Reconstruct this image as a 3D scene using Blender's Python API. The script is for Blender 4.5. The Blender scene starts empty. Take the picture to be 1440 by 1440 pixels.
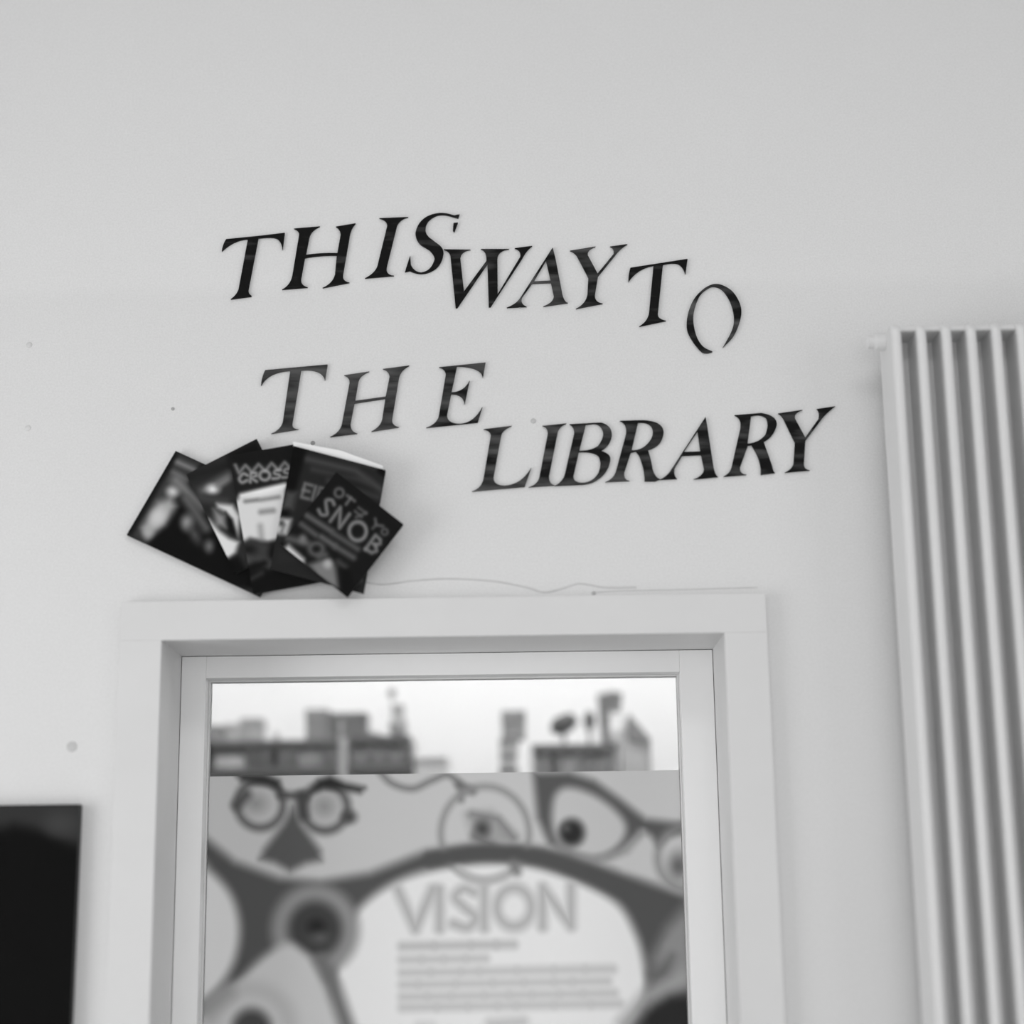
import bpy, bmesh, math
import numpy as np
from mathutils import Vector, Matrix

scene = bpy.context.scene
COL = scene.collection

# ------------------------------------------------------------------ camera
F_PX = 2500.0                       # focal length in pixels of the 1440 frame
DIST, EYE = 2.69, 1.57              # metres from the lettered wall, height above floor
PITCH, ROLL = math.radians(13.1), math.radians(-0.78)
cam_d = bpy.data.cameras.new('camera')
cam = bpy.data.objects.new('camera', cam_d)
COL.objects.link(cam)
cam_d.sensor_width = 36.0
cam_d.lens = 36.0 * F_PX / 1440.0
cam_m = Matrix.Translation((0, -DIST, EYE)) @ Matrix.Rotation(math.radians(90) + PITCH, 4, 'X') @ Matrix.Rotation(ROLL, 4, 'Z')
cam.matrix_world = cam_m
cam_d.dof.use_dof = True
cam_d.dof.focus_distance = 2.84
cam_d.dof.aperture_fstop = cam_d.lens / 1000.0 / 0.095
cam_d.clip_start = 0.05
scene.camera = cam

# ------------------------------------------------------------------ world, lights, exposure
scene.view_settings.view_transform = 'Standard'
scene.view_settings.look = 'None'
scene.view_settings.gamma = 1.0
scene.view_settings.use_curve_mapping = False
scene.view_settings.exposure = -0.06
w = bpy.data.worlds.new('world'); scene.world = w
w.use_nodes = True
w.node_tree.nodes['Background'].inputs[0].default_value = (0.9, 0.9, 0.9, 1)
w.node_tree.nodes['Background'].inputs[1].default_value = 0.4

def area(name, loc, aim, sx, sy, power):
    l = bpy.data.lights.new(name, 'AREA'); l.shape = 'RECTANGLE'
    l.size, l.size_y, l.energy = sx, sy, power
    o = bpy.data.objects.new(name, l); COL.objects.link(o)
    o.location = loc
    o.rotation_euler = (Vector(aim) - Vector(loc)).to_track_quat('-Z', 'Y').to_euler()
    return o
area('daylight_left_window', (-2.36, -1.5, 1.35), (0, -1.5, 1.35), 1.5, 1.7, 31)
area('added_rear_fill', (-0.2, -4.36, 1.75), (-0.2, 0, 1.75), 2.4, 1.7, 28)  # unseen fill, added for broad frontal light on the wall
area('added_right_fill', (2.76, -2.6, 1.75), (0, -2.6, 1.75), 1.5, 1.7, 15)  # unseen fill, added to lift the left jamb and shade beside the radiator
area('ceiling_lamp_light', (0.5, -2.2, 3.5), (0.5, -2.2, 0), 1.2, 0.6, 12)
area('library_ceiling_light', (-0.05, 0.5, 3.3), (-0.05, 0.8, 1.9), 2.2, 0.4, 29)

# ------------------------------------------------------------------ helpers
CAM_LOC = cam_m.translation.copy()
def P(px, py, Y=0.0):
    """point of the photograph's pixel on the plane at depth Y behind the wall face"""
    d = cam_m.to_3x3() @ Vector(((px - 720) / F_PX, (720 - py) / F_PX, -1.0))
    t = (Y - CAM_LOC.y) / d.y
    return CAM_LOC + d * t

def lin(v):
    v = v / 255.0
    return v / 12.92 if v <= 0.04045 else ((v + 0.055) / 1.055) ** 2.4
LIT = 0.76                          # how bright white paper comes out in this light
def alb(v):
    return min(0.93, lin(v) / LIT)

MATS = {}
def mat(name, v, rough=0.6, var=0.0, scale=20.0, bump=0.0, bscale=200.0, attr=None, spec=0.5, metal=0.0):
    """v: grey as it looks in the photo; var: colour variation; bump: fine relief"""
    if name in MATS: return MATS[name]
    m = bpy.data.materials.new(name); m.use_nodes = True
    nt = m.node_tree; b = nt.nodes['Principled BSDF']
    g = alb(v)
    b.inputs['Base Color'].default_value = (g, g, g, 1)
    b.inputs['Roughness'].default_value = rough
    b.inputs['Specular IOR Level'].default_value = spec
    b.inputs['Metallic'].default_value = metal
    tc = nt.nodes.new('ShaderNodeTexCoord')
    if attr:
        a = nt.nodes.new('ShaderNodeVertexColor'); a.layer_name = attr
        nt.links.new(a.outputs['Color'], b.inputs['Base Color'])
    elif var > 0:
        n = nt.nodes.new('ShaderNodeTexNoise'); n.inputs['Scale'].default_value = scale; n.inputs['Detail'].default_value = 4
        r = nt.nodes.new('ShaderNodeValToRGB')
        lo, hi = g * (1 - var), min(0.95, g * (1 + var))
        r.color_ramp.elements[0].position = 0.3; r.color_ramp.elements[1].position = 0.7
        r.color_ramp.elements[0].color = (lo, lo, lo, 1); r.color_ramp.elements[1].color = (hi, hi, hi, 1)
        nt.links.new(tc.outputs['Object'], n.inputs['Vector'])
        nt.links.new(n.outputs['Fac'], r.inputs['Fac'])
        nt.links.new(r.outputs['Color'], b.inputs['Base Color'])
    if bump > 0:
        n2 = nt.nodes.new('ShaderNodeTexNoise'); n2.inputs['Scale'].default_value = bscale; n2.inputs['Detail'].default_value = 3
        bp = nt.nodes.new('ShaderNodeBump'); bp.inputs['Strength'].default_value = bump; bp.inputs['Distance'].default_value = 0.002
        nt.links.new(tc.outputs['Object'], n2.inputs['Vector'])
        nt.links.new(n2.outputs['Fac'], bp.inputs['Height'])
        nt.links.new(bp.outputs['Normal'], b.inputs['Normal'])
    MATS[name] = m
    return m

def wall_mat():
    """emulsion over roller stipple; the top of the wall is slightly lighter, ending in a faint level line"""
    m = bpy.data.materials.new('wall_paint'); m.use_nodes = True
    nt = m.node_tree; b = nt.nodes['Principled BSDF']; b.inputs['Roughness'].default_value = 0.75
    b.inputs['Specular IOR Level'].default_value = 0.25
    tc = nt.nodes.new('ShaderNodeTexCoord')
    sp = nt.nodes.new('ShaderNodeSeparateXYZ'); nt.links.new(tc.outputs['Object'], sp.inputs[0])
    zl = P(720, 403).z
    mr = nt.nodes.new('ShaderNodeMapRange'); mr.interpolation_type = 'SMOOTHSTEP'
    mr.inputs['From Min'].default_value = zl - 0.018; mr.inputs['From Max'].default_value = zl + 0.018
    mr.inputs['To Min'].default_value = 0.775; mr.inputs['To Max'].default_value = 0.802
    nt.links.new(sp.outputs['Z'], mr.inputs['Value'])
    n = nt.nodes.new('ShaderNodeTexNoise'); n.inputs['Scale'].default_value = 330; n.inputs['Detail'].default_value = 3
    n3 = nt.nodes.new('ShaderNodeTexNoise'); n3.inputs['Scale'].default_value = 5; n3.inputs['Detail'].default_value = 4
    for k in (n, n3): nt.links.new(tc.outputs['Object'], k.inputs['Vector'])
    a1 = nt.nodes.new('ShaderNodeMath'); a1.operation = 'MULTIPLY_ADD'
    a1.inputs[1].default_value = 0.20; a1.inputs[2].default_value = 0.90
    nt.links.new(n.outputs['Fac'], a1.inputs[0])
    a2 = nt.nodes.new('ShaderNodeMath'); a2.operation = 'MULTIPLY_ADD'
    a2.inputs[1].default_value = 0.03; a2.inputs[2].default_value = 0.985
    nt.links.new(n3.outputs['Fac'], a2.inputs[0])
    m1 = nt.nodes.new('ShaderNodeMath'); m1.operation = 'MULTIPLY'
    m2 = nt.nodes.new('ShaderNodeMath'); m2.operation = 'MULTIPLY'
    nt.links.new(a1.outputs[0], m1.inputs[0]); nt.links.new(a2.outputs[0], m1.inputs[1])
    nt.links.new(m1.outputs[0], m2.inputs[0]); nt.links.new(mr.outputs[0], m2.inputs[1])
    nt.links.new(m2.outputs[0], b.inputs['Base Color'])
    bp = nt.nodes.new('ShaderNodeBump'); bp.inputs['Strength'].default_value = 0.25; bp.inputs['Distance'].default_value = 0.002
    nt.links.new(n.outputs['Fac'], bp.inputs['Height']); nt.links.new(bp.outputs['Normal'], b.inputs['Normal'])
    MATS['wall_paint'] = m
    return m
WALL = wall_mat()

def letter_mat():
    """black lacquer with paler level bands; the object's own 'paleness' says how much shows"""
    m = bpy.data.materials.new('black_lacquer'); m.use_nodes = True
    nt = m.node_tree; b = nt.nodes['Principled BSDF']; b.inputs['Roughness'].default_value = 0.6
    b.inputs['Specular IOR Level'].default_value = 0.1
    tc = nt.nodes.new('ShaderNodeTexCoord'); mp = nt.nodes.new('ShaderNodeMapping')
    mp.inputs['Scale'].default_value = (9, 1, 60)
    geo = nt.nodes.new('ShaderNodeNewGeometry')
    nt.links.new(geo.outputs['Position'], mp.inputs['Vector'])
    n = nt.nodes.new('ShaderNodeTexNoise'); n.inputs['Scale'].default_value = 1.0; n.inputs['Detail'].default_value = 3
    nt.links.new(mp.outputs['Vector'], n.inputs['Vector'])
    at = nt.nodes.new('ShaderNodeAttribute'); at.attribute_type = 'OBJECT'; at.attribute_name = 'paleness'
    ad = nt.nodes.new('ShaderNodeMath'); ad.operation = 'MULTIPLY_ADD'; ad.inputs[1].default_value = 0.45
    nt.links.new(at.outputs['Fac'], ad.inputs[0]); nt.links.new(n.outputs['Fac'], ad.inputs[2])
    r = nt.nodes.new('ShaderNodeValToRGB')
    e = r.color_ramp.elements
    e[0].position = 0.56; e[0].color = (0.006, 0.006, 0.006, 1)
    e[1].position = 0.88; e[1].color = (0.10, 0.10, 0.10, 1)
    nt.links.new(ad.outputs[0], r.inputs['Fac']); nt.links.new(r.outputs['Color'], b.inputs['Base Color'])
    MATS['black_lacquer'] = m
    return m

def glass_mat():
    m = bpy.data.materials.new('window_glass'); m.use_nodes = True
    nt = m.node_tree; nt.nodes.remove(nt.nodes['Principled BSDF'])
    t = nt.nodes.new('ShaderNodeBsdfTransparent'); t.inputs[0].default_value = (0.97, 0.97, 0.97, 1)
    g = nt.nodes.new('ShaderNodeBsdfGlossy'); g.inputs['Roughness'].default_value = 0.02
    f = nt.nodes.new('ShaderNodeFresnel'); f.inputs['IOR'].default_value = 1.25
    mx = nt.nodes.new('ShaderNodeMixShader')
    nt.links.new(f.outputs[0], mx.inputs[0]); nt.links.new(t.outputs[0], mx.inputs[1]); nt.links.new(g.outputs[0], mx.inputs[2])
    nt.links.new(mx.outputs[0], nt.nodes['Material Output'].inputs['Surface'])
    return m
GLASS = glass_mat()

def link(name, me, m, parent=None, smooth=False):
    o = bpy.data.objects.new(name, me); COL.objects.link(o)
    if m: me.materials.append(m)
    if smooth:
        for p in me.polygons: p.use_smooth = True
    if parent: o.parent = parent
    return o
def tag(o, label, cat, group=None):
    o['label'] = label; o['category'] = cat
    if group: o['group'] = group
    return o
def struct(o, label=None):
    o['kind'] = 'structure'
    if label: o['label'] = label
    return o
def empty(name, loc=(0, 0, 0)):
    o = bpy.data.objects.new(name, None); COL.objects.link(o); o.location = loc
    o.empty_display_size = 0.05
    return o
def bbox(bm, x0, x1, y0, y1, z0, z1):
    vs = [bm.verts.new(c) for c in ((x0,y0,z0),(x1,y0,z0),(x1,y1,z0),(x0,y1,z0),(x0,y0,z1),(x1,y0,z1),(x1,y1,z1),(x0,y1,z1))]
    for f in ((0,3,2,1),(4,5,6,7),(0,1,5,4),(1,2,6,5),(2,3,7,6),(3,0,4,7)):
        bm.faces.new([vs[i] for i in f])
def boxes(name, lst, m, parent=None, bev=0.0, origin=(0,0,0)):
    """one mesh of one or more boxes (world coordinates), local to origin"""
    bm = bmesh.new()
    ox, oy, oz = origin
    for a in lst: bbox(bm, a[0]-ox, a[1]-ox, a[2]-oy, a[3]-oy, a[4]-oz, a[5]-oz)
    if bev > 0:
        bmesh.ops.bevel(bm, geom=bm.edges[:], offset=bev, segments=2, affect='EDGES', profile=0.5)
    me = bpy.data.meshes.new(name); bm.to_mesh(me); bm.free()
    o = link(name, me, m, parent)
    if not parent: o.location = origin
    return o
def prism(name, pts, y0, y1, m, parent=None, origin=(0,0,0)):
    """closed outline in x,z extruded from depth y0 to y1"""
    bm = bmesh.new(); ox, oy, oz = origin
    a = [bm.verts.new((x-ox, y0-oy, z-oz)) for x, z in pts]; b = [bm.verts.new((x-ox, y1-oy, z-oz)) for x, z in pts]
    bm.faces.new(a); bm.faces.new(b[::-1]); n = len(pts)
    for i in range(n): bm.faces.new((a[i], b[i], b[(i+1) % n], a[(i+1) % n]))
    bmesh.ops.recalc_face_normals(bm, faces=bm.faces)
    me = bpy.data.meshes.new(name); bm.to_mesh(me); bm.free()
    o = link(name, me, m, parent)
    if not parent: o.location = origin
    return o
def lathe(name, prof, m, parent=None, origin=(0,0,0), axis='Z', seg=20):
    """profile of (radius, height) turned round an axis"""
    bm = bmesh.new(); rings = []
    for r, h in prof:
        ring = []
        for k in range(seg):
            a = 2*math.pi*k/seg; c, s = r*math.cos(a), r*math.sin(a)
            ring.append(bm.verts.new({'Z':(c,s,h),'X':(h,c,s),'Y':(c,h,s)}[axis]))
        rings.append(ring)
    for i in range(len(rings)-1):
        for k in range(seg):
            bm.faces.new((rings[i][k], rings[i][(k+1)%seg], rings[i+1][(k+1)%seg], rings[i+1][k]))
    bm.faces.new(rings[0][::-1]); bm.faces.new(rings[-1])
    bmesh.ops.recalc_face_normals(bm, faces=bm.faces)
    me = bpy.data.meshes.new(name); bm.to_mesh(me); bm.free()
    o = link(name, me, m, parent, smooth=False)
    o.location = origin
    return o

# ------------------------------------------------------------------ printing: flat artwork in photo coordinates, kept as a colour attribute
class Art:
    def __init__(s, X, Y, base, soft):
        s.X, s.Y, s.V, s.soft, s.k = X, Y, np.full(X.shape, float(base)), soft, 1.0
    def _mix(s, sd, v, soft=None):
        w_ = (soft or s.soft) * s.k
        a = np.clip(0.5 - sd / (2 * w_), 0, 1); a = a*a*(3-2*a)
        s.V = s.V*(1-a) + v*a
    def _seg(s, a, b):
        ax, ay = a; bx, by = b; dx, dy = bx-ax, by-ay
        t = np.clip(((s.X-ax)*dx + (s.Y-ay)*dy) / (dx*dx+dy*dy+1e-9), 0, 1)
        return np.hypot(s.X-ax-t*dx, s.Y-ay-t*dy)
    def line(s, pts, wd, v, soft=None, closed=False):
        d = None
        q = list(pts) + ([pts[0]] if closed else [])
        for a, b in zip(q, q[1:]):
            k = s._seg(a, b); d = k if d is None else np.minimum(d, k)
        s._mix(d - wd/2, v, soft)
    def curve(s, pts, wd, v, soft=None, closed=False):
        s.line(spline(pts, 6, closed), wd, v, soft, closed)
    def poly(s, pts, v, soft=None, smooth=False):
        if smooth: pts = spline(pts, 6, True)
        d = None; ins = np.zeros(s.X.shape, bool)
        for a, b in zip(pts, list(pts[1:]) + [pts[0]]):
            k = s._seg(a, b); d = k if d is None else np.minimum(d, k)
            c = ((a[1] > s.Y) != (b[1] > s.Y)) & (s.X < (b[0]-a[0])*(s.Y-a[1])/((b[1]-a[1]) or 1e-9) + a[0])
            ins ^= c
        s._mix(np.where(ins, -d, d), v, soft)
    def ell(s, cx, cy, rx, ry, v, soft=None, rot=0.0):
        c, n = math.cos(rot), math.sin(rot)
        u = (s.X-cx)*c + (s.Y-cy)*n; q = -(s.X-cx)*n + (s.Y-cy)*c
        s._mix((np.hypot(u/rx, q/ry) - 1) * min(rx, ry), v, soft)
    def ring(s, cx, cy, rx, ry, wd, v, soft=None, rot=0.0):
        c, n = math.cos(rot), math.sin(rot)
        u = (s.X-cx)*c + (s.Y-cy)*n; q = -(s.X-cx)*n + (s.Y-cy)*c
        s._mix(np.abs((np.hypot(u/rx, q/ry) - 1) * min(rx, ry)) - wd/2, v, soft)

def spline(pts, n=8, closed=False):
    out = []; N = len(pts)
    for i in range(N if closed else N-1):
        p0 = pts[(i-1) % N] if closed or i > 0 else pts[0]
        p1, p2 = pts[i], pts[(i+1) % N]
        p3 = pts[(i+2) % N] if closed or i+2 < N else pts[-1]
        for k in range(n):
            t = k/n
            out.append(tuple(0.5*((2*b) + (-a+c)*t + (2*a-5*b+4*c-d)*t*t + (-a+3*b-3*c+d)*t**3)
                             for a, b, c, d in zip(p0, p1, p2, p3)))
    if not closed: out.append(tuple(pts[-1]))
    return out

def printed_sheet(name, TL, TR, BL, Y, thick, cell, paint, m, parent, origin, gain=1.0, bend=None):
    """a sheet whose corners are seen at the given pixels on plane Y; its face is a grid that carries the print"""
    a, b, c = P(*TL, Y), P(*TR, Y), P(*BL, Y)
    nu = max(2, int(math.dist(TL, TR) / cell)); nv = max(2, int(math.dist(TL, BL) / cell))
    u = np.linspace(0, 1, nu+1); v = np.linspace(0, 1, nv+1); U, V = np.meshgrid(u, v)
    A, B, C = (np.array(k) for k in (a, b, c))
    W = A + (B-A)*U[..., None] + (C-A)*V[..., None]
    W[..., 1] = Y
    R = np.array(cam_m.to_3x3()); L = (W - np.array(CAM_LOC)) @ R
    X = 720 + F_PX*L[..., 0]/(-L[..., 2]); Yp = 720 - F_PX*L[..., 1]/(-L[..., 2])
    val = paint(X, Yp) / 255.0
    val = np.clip(np.where(val <= 0.04045, val/12.92, ((val+0.055)/1.055)**2.4) / LIT * gain, 0.004, 0.95)
    if bend is not None: W[..., 1] += bend(U, V)
    W = W - np.array(origin)
    nf = (nu+1)*(nv+1)
    front = W.reshape(-1, 3)
    idx = np.arange(nf).reshape(nv+1, nu+1)
    border = list(idx[0, :]) + list(idx[1:, -1]) + list(idx[-1, -2::-1]) + list(idx[-2:0:-1, 0])
    back = front[border] + np.array((0, thick, 0))
    verts = np.vstack([front, back]).tolist()
    faces = np.stack([idx[:-1, :-1], idx[1:, :-1], idx[1:, 1:], idx[:-1, 1:]], -1).reshape(-1, 4).tolist()
    nb = len(border)
    for i in range(nb):
        j = (i+1) % nb
        faces.append([int(border[i]), int(border[j]), nf+j, nf+i])
    faces.append([nf+i for i in range(nb)])
    me = bpy.data.meshes.new(name); me.from_pydata(verts, [], faces)
    ca = me.color_attributes.new('print', 'FLOAT_COLOR', 'POINT')
    g = np.concatenate([val.reshape(-1), val.reshape(-1)[border]])
    buf = np.ones((len(g), 4), np.float32); buf[:, :3] = g[:, None]
    ca.data.foreach_set('color', buf.ravel())
    return link(name, me, m, parent)

# ------------------------------------------------------------------ the rooms
XL, XR, YR, ZC = -2.4, 2.8, -4.4, 3.6
Y_LIB = 1.22
CAS_Y = -0.02                       # face of the door casing
def zpx(y, Y, x=624): return P(x, y, Y).z
# door opening as seen on the casing face
ox0, ox1 = P(226, 935, CAS_Y).x, P(1020.5, 935, CAS_Y).x
oz1 = P(624, 895, CAS_Y).z
cx0, cx1 = P(168, 900, CAS_Y).x, P(1078, 870, CAS_Y).x
cz1 = P(624, 840, CAS_Y).z
TH = 0.26                           # wall thickness
wall = boxes('wall_back', [(XL-0.2, ox0-0.02, 0, TH, 0, ZC), (ox1+0.02, XR+0.2, 0, TH, 0, ZC), (ox0-0.02, ox1+0.02, 0, TH, oz1+0.02, ZC)], WALL)
struct(wall, 'white painted wall carrying the lettering')
PLAIN = mat('plain_wall_paint', 205, 0.8, 0.02, 6, 0.15, 300)
struct(boxes('floor', [(XL-0.2, XR+0.2, YR-0.2, Y_LIB+0.2, -0.1, 0)], mat('floor_lino', 165, 0.5, 0.1, 8)))
struct(boxes('ceiling', [(XL-0.2, XR+0.2, YR-0.2, Y_LIB+0.2, ZC, ZC+0.1)], mat('ceiling_paint', 210, 0.8, 0.02, 6)))
struct(boxes('wall_left', [(XL-0.2, XL, YR, -2.3, 0, ZC), (XL-0.2, XL, -0.7, 0, 0, ZC), (XL-0.2, XL, -2.3, -0.7, 0, 0.45), (XL-0.2, XL, -2.3, -0.7, 2.25, ZC),
                           (XL-0.2, XL, TH, Y_LIB, 0, ZC)], PLAIN))
struct(boxes('wall_right', [(XR, XR+0.2, YR, -3.4, 0, ZC), (XR, XR+0.2, -1.8, Y_LIB, 0, ZC), (XR, XR+0.2, -3.4, -1.8, 0, 0.85), (XR, XR+0.2, -3.4, -1.8, 2.65, ZC)], PLAIN))
struct(boxes('wall_rear', [(XL-0.2, -1.45, YR-0.2, YR, 0, ZC), (1.05, XR+0.2, YR-0.2, YR, 0, ZC), (-1.45, 1.05, YR-0.2, YR, 0, 0.85), (-1.45, 1.05, YR-0.2, YR, 2.65, ZC)], PLAIN))
struct(boxes('wall_far', [(XL-0.2, XR+0.2, Y_LIB, Y_LIB+0.2, 0, ZC)], mat('library_wall_paint', 222, 0.8, 0.02, 6)), 'bright white library wall seen through the door glass')
GLOSS = mat('gloss_paint', 197, 0.4, 0.015, 9, 0.05, 60, spec=0.3)
DOORP = mat('door_paint', 222, 0.45, 0.015, 9, 0.05, 60, spec=0.3)
def window(name, x0, x1, y0, y1, z0, z1, flat):
    r = struct(empty(name, ((x0+x1)/2, (y0+y1)/2, z0)))
    o = r.location
    t = 0.05
    if flat == 'x':
        fr = [(x0, x1, y0, y0+t, z0, z1), (x0, x1, y1-t, y1, z0, z1), (x0, x1, y0+t, y1-t, z0, z0+t), (x0, x1, y0+t, y1-t, z1-t, z1), (x0, x1, (y0+y1)/2-t/2, (y0+y1)/2+t/2, z0+t, z1-t)]
        pane = (x0+0.02, x0+0.026, y0+t, y1-t, z0+t, z1-t)
    else:
        fr = [(x0, x0+t, y0, y1, z0, z1), (x1-t, x1, y0, y1, z0, z1), (x0+t, x1-t, y0, y1, z0, z0+t), (x0+t, x1-t, y0, y1, z1-t, z1), ((x0+x1)/2-t/2, (x0+x1)/2+t/2, y0, y1, z0+t, z1-t)]
        pane = (x0+t, x1-t, y0+0.02, y0+0.026, z0+t, z1-t)
    boxes('window_frame', fr, GLOSS, r, 0, o); boxes('window_pane', [pane], GLASS, r, 0, o)
window('window_1', XL-0.12, XL-0.06, -2.3, -0.7, 0.45, 2.25, 'x')
window('added_window_right', XR+0.06, XR+0.12, -3.4, -1.8, 0.85, 2.65, 'x')  # unseen window, added to house the right fill
window('added_window_rear', -1.45, 1.05, YR-0.12, YR-0.06, 0.85, 2.65, 'y')  # unseen window, added to house the rear fill

# ------------------------------------------------------------------ door casing, frame and glazed door
trim = struct(empty('trim_1', ((ox0+ox1)/2, CAS_Y, 0)), 'white painted wooden casing around the glazed door')
o = trim.location
boxes('casing_upright', [(cx0, ox0, CAS_Y, 0.0, 0, oz1)], GLOSS, trim, 0.0006, o)
boxes('casing_upright', [(ox1, cx1, CAS_Y, 0.0, 0, oz1)], GLOSS, trim, 0.0006, o)
boxes('casing_head', [(cx0, cx1, CAS_Y, 0.0, oz1, cz1)], GLOSS, trim, 0.0006, o)
DY = 0.145                          # face of the door leaf
boxes('jamb_lining', [(ox0-0.02, ox0, 0.0, TH, 0, oz1+0.02)], GLOSS, trim, 0, o)
boxes('jamb_lining', [(ox1, ox1+0.02, 0.0, TH, 0, oz1+0.02)], GLOSS, trim, 0, o)
boxes('head_lining', [(ox0, ox1, 0.0, TH, oz1, oz1+0.02)], GLOSS, trim, 0, o)

door = struct(empty('door_1', ((ox0+ox1)/2, DY, 0)), 'white door with a tall glass panel and a poster on it')
o = door.location
GY = DY + 0.035                     # face of the glass
gx0, gx1 = P(296, 1010, GY).x, P(953, 1010, GY).x
gz1 = P(624, 956, GY).z
dx0, dx1, dz1 = ox0+0.0008, ox1-0.0008, oz1-0.0008
mx0, mx1, mz1 = gx0-0.003, gx1+0.003, gz1+0.003
boxes('stile', [(dx0, mx0, DY, DY+0.045, 0.01, dz1)], DOORP, door, 0.001, o)
boxes('stile', [(mx1, dx1, DY, DY+0.045, 0.01, dz1)], DOORP, door, 0.001, o)
boxes('top_rail', [(mx0, mx1, DY, DY+0.045, mz1, dz1)], DOORP, door, 0.001, o)
boxes('bottom_rail', [(mx0, mx1, DY, DY+0.045, 0.01, 0.32)], DOORP, door, 0.001, o)
BEAD = mat('bead_paint', 196, 0.45, 0.03, 30)
boxes('glazing_bead', [(mx0, gx0, GY-0.008, GY+0.012, 0.32, mz1)], BEAD, door, 0.0008, o)
boxes('glazing_bead', [(gx1, mx1, GY-0.008, GY+0.012, 0.32, mz1)], BEAD, door, 0.0008, o)
boxes('glazing_bead', [(gx0, gx1, GY-0.008, GY+0.012, gz1, mz1)], BEAD, door, 0.0008, o)
boxes('glass_pane', [(gx0, gx1, GY+0.001, GY+0.007, 0.32, gz1)], GLASS, door, 0, o)

# ------------------------------------------------------------------ marks on the wall: hair crack over the door, painted shadow line above the casing, pin holes
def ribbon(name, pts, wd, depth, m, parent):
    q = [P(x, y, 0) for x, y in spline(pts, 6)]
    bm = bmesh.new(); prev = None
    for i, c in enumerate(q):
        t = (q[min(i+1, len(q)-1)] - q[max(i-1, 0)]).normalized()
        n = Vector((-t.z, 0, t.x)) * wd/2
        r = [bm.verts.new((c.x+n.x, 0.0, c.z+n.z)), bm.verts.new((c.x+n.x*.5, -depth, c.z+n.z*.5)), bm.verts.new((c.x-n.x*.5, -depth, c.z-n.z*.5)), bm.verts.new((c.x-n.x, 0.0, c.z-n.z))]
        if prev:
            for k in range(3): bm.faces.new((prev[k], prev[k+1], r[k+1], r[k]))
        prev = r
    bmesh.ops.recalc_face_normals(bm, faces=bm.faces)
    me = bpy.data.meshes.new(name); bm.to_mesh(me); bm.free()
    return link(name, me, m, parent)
CRACK_SHADOW = mat('crack_shadow_tone', 184, 0.8, 0.06, 40)  # one tone for the crack and the painted shadow line
ribbon('crack_and_shadow_line', [(508, 818), (540, 822), (580, 817), (630, 814), (690, 817), (740, 826), (765, 833), (790, 828), (815, 821), (850, 826), (895, 826)], 0.0035, 0.0006, CRACK_SHADOW, wall)
ribbon('crack_and_shadow_line', [(836, 833), (870, 831), (960, 829), (1065, 826)], 0.0018, 0.0006, CRACK_SHADOW, wall)  # soft shadow line above the casing, painted as a thin ribbon
SPOT = mat('old_adhesive', 150, 0.8, 0.1, 80)
for x, y, r, v in ((243, 575, 2.6, 130), (41, 485, 4.5, 185), (39, 602, 4.5, 192), (101, 1050, 7.5, 168), (440, 623, 3.4, 110), (750, 592, 4.0, 165), (731, 432, 2.4, 150), (835, 834, 3.0, 150)):
    p = P(x, y, 0); R = r*1.09e-3
    lathe('adhesive_dot', [(R, 0.0), (R*0.92, -0.0008), (R*0.4, -0.0014)], mat('adhesive_%d' % v, v*0.75+50, 0.8, 0.08, 90), wall, p, 'Y', 12)

# ------------------------------------------------------------------ letters
def parse(s, x0, y0, sc):
    """outline strings: M point, L line, Q curve (control, end), S smooth run through points"""
    tk = s.split(); i = 0; loops = []; cur = None
    def num(k): return (float(tk[k]), float(tk[k+1]))
    while i < len(tk):
        c = tk[i]; i += 1
        if c == 'M':
            cur = [num(i)]; loops.append(cur); i += 2
        elif c == 'L':
            cur.append(num(i)); i += 2
        elif c == 'Q':
            a, b, d = cur[-1], num(i), num(i+2); i += 4
            for k in range(1, 9):
                t = k/8; cur.append(tuple((1-t)**2*p + 2*t*(1-t)*q + t*t*r for p, q, r in zip(a, b, d)))
        elif c == 'S':
            pts = [cur[-1]]
            while i < len(tk) and tk[i] not in 'MLQSZ': pts.append(num(i)); i += 2
            cur.extend(spline(pts, 6)[1:])
        elif c == 'Z': pass
    return [[(x0 + x/sc, y0 + y/sc) for x, y in l] for l in loops]
LAC = letter_mat()
T_LET = 0.004
def letter(word, path, crop, label, paleness):
    loops = parse(path, *crop)
    W = [[P(x, y, -T_LET) for x, y in l] for l in loops]
    allp = [p for l in W for p in l]
    bx = (min(p.x for p in allp) + max(p.x for p in allp))/2; bz = min(p.z for p in allp)
    cu = bpy.data.curves.new('wall_letter', 'CURVE'); cu.dimensions = '2D'; cu.fill_mode = 'BOTH'
    cu.extrude = T_LET/2
    for l in W:
        sp = cu.splines.new('POLY'); sp.points.add(len(l)-1); sp.use_cyclic_u = True
        for k, p in enumerate(l): sp.points[k].co = (p.x-bx, p.z-bz, 0, 1)
    tmp = bpy.data.objects.new('tmp', cu); COL.objects.link(tmp)
    me = bpy.data.meshes.new_from_object(tmp.evaluated_get(bpy.context.evaluated_depsgraph_get()))
    bpy.data.objects.remove(tmp); bpy.data.curves.remove(cu)
    me.transform(Matrix.Rotation(math.radians(90), 4, 'X'))
    me.name = 'wall_letter'; me.materials.clear()
    ob = link('wall_letter', me, LAC)
    ob.location = (bx, -T_LET/2, bz); ob['paleness'] = paleness
    return tag(ob, label, 'letter', 'black letters of the wall sign')
K1, K2, K3, K4 = (300, 290, 7.2), (500, 280, 9.0), (610, 330, 5.143), (870, 350, 7.579)
K5, K6, K7, K8 = (355, 500, 4.174), (655, 580, 6.4), (850, 565, 9.0), (1000, 565, 8.0)
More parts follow.
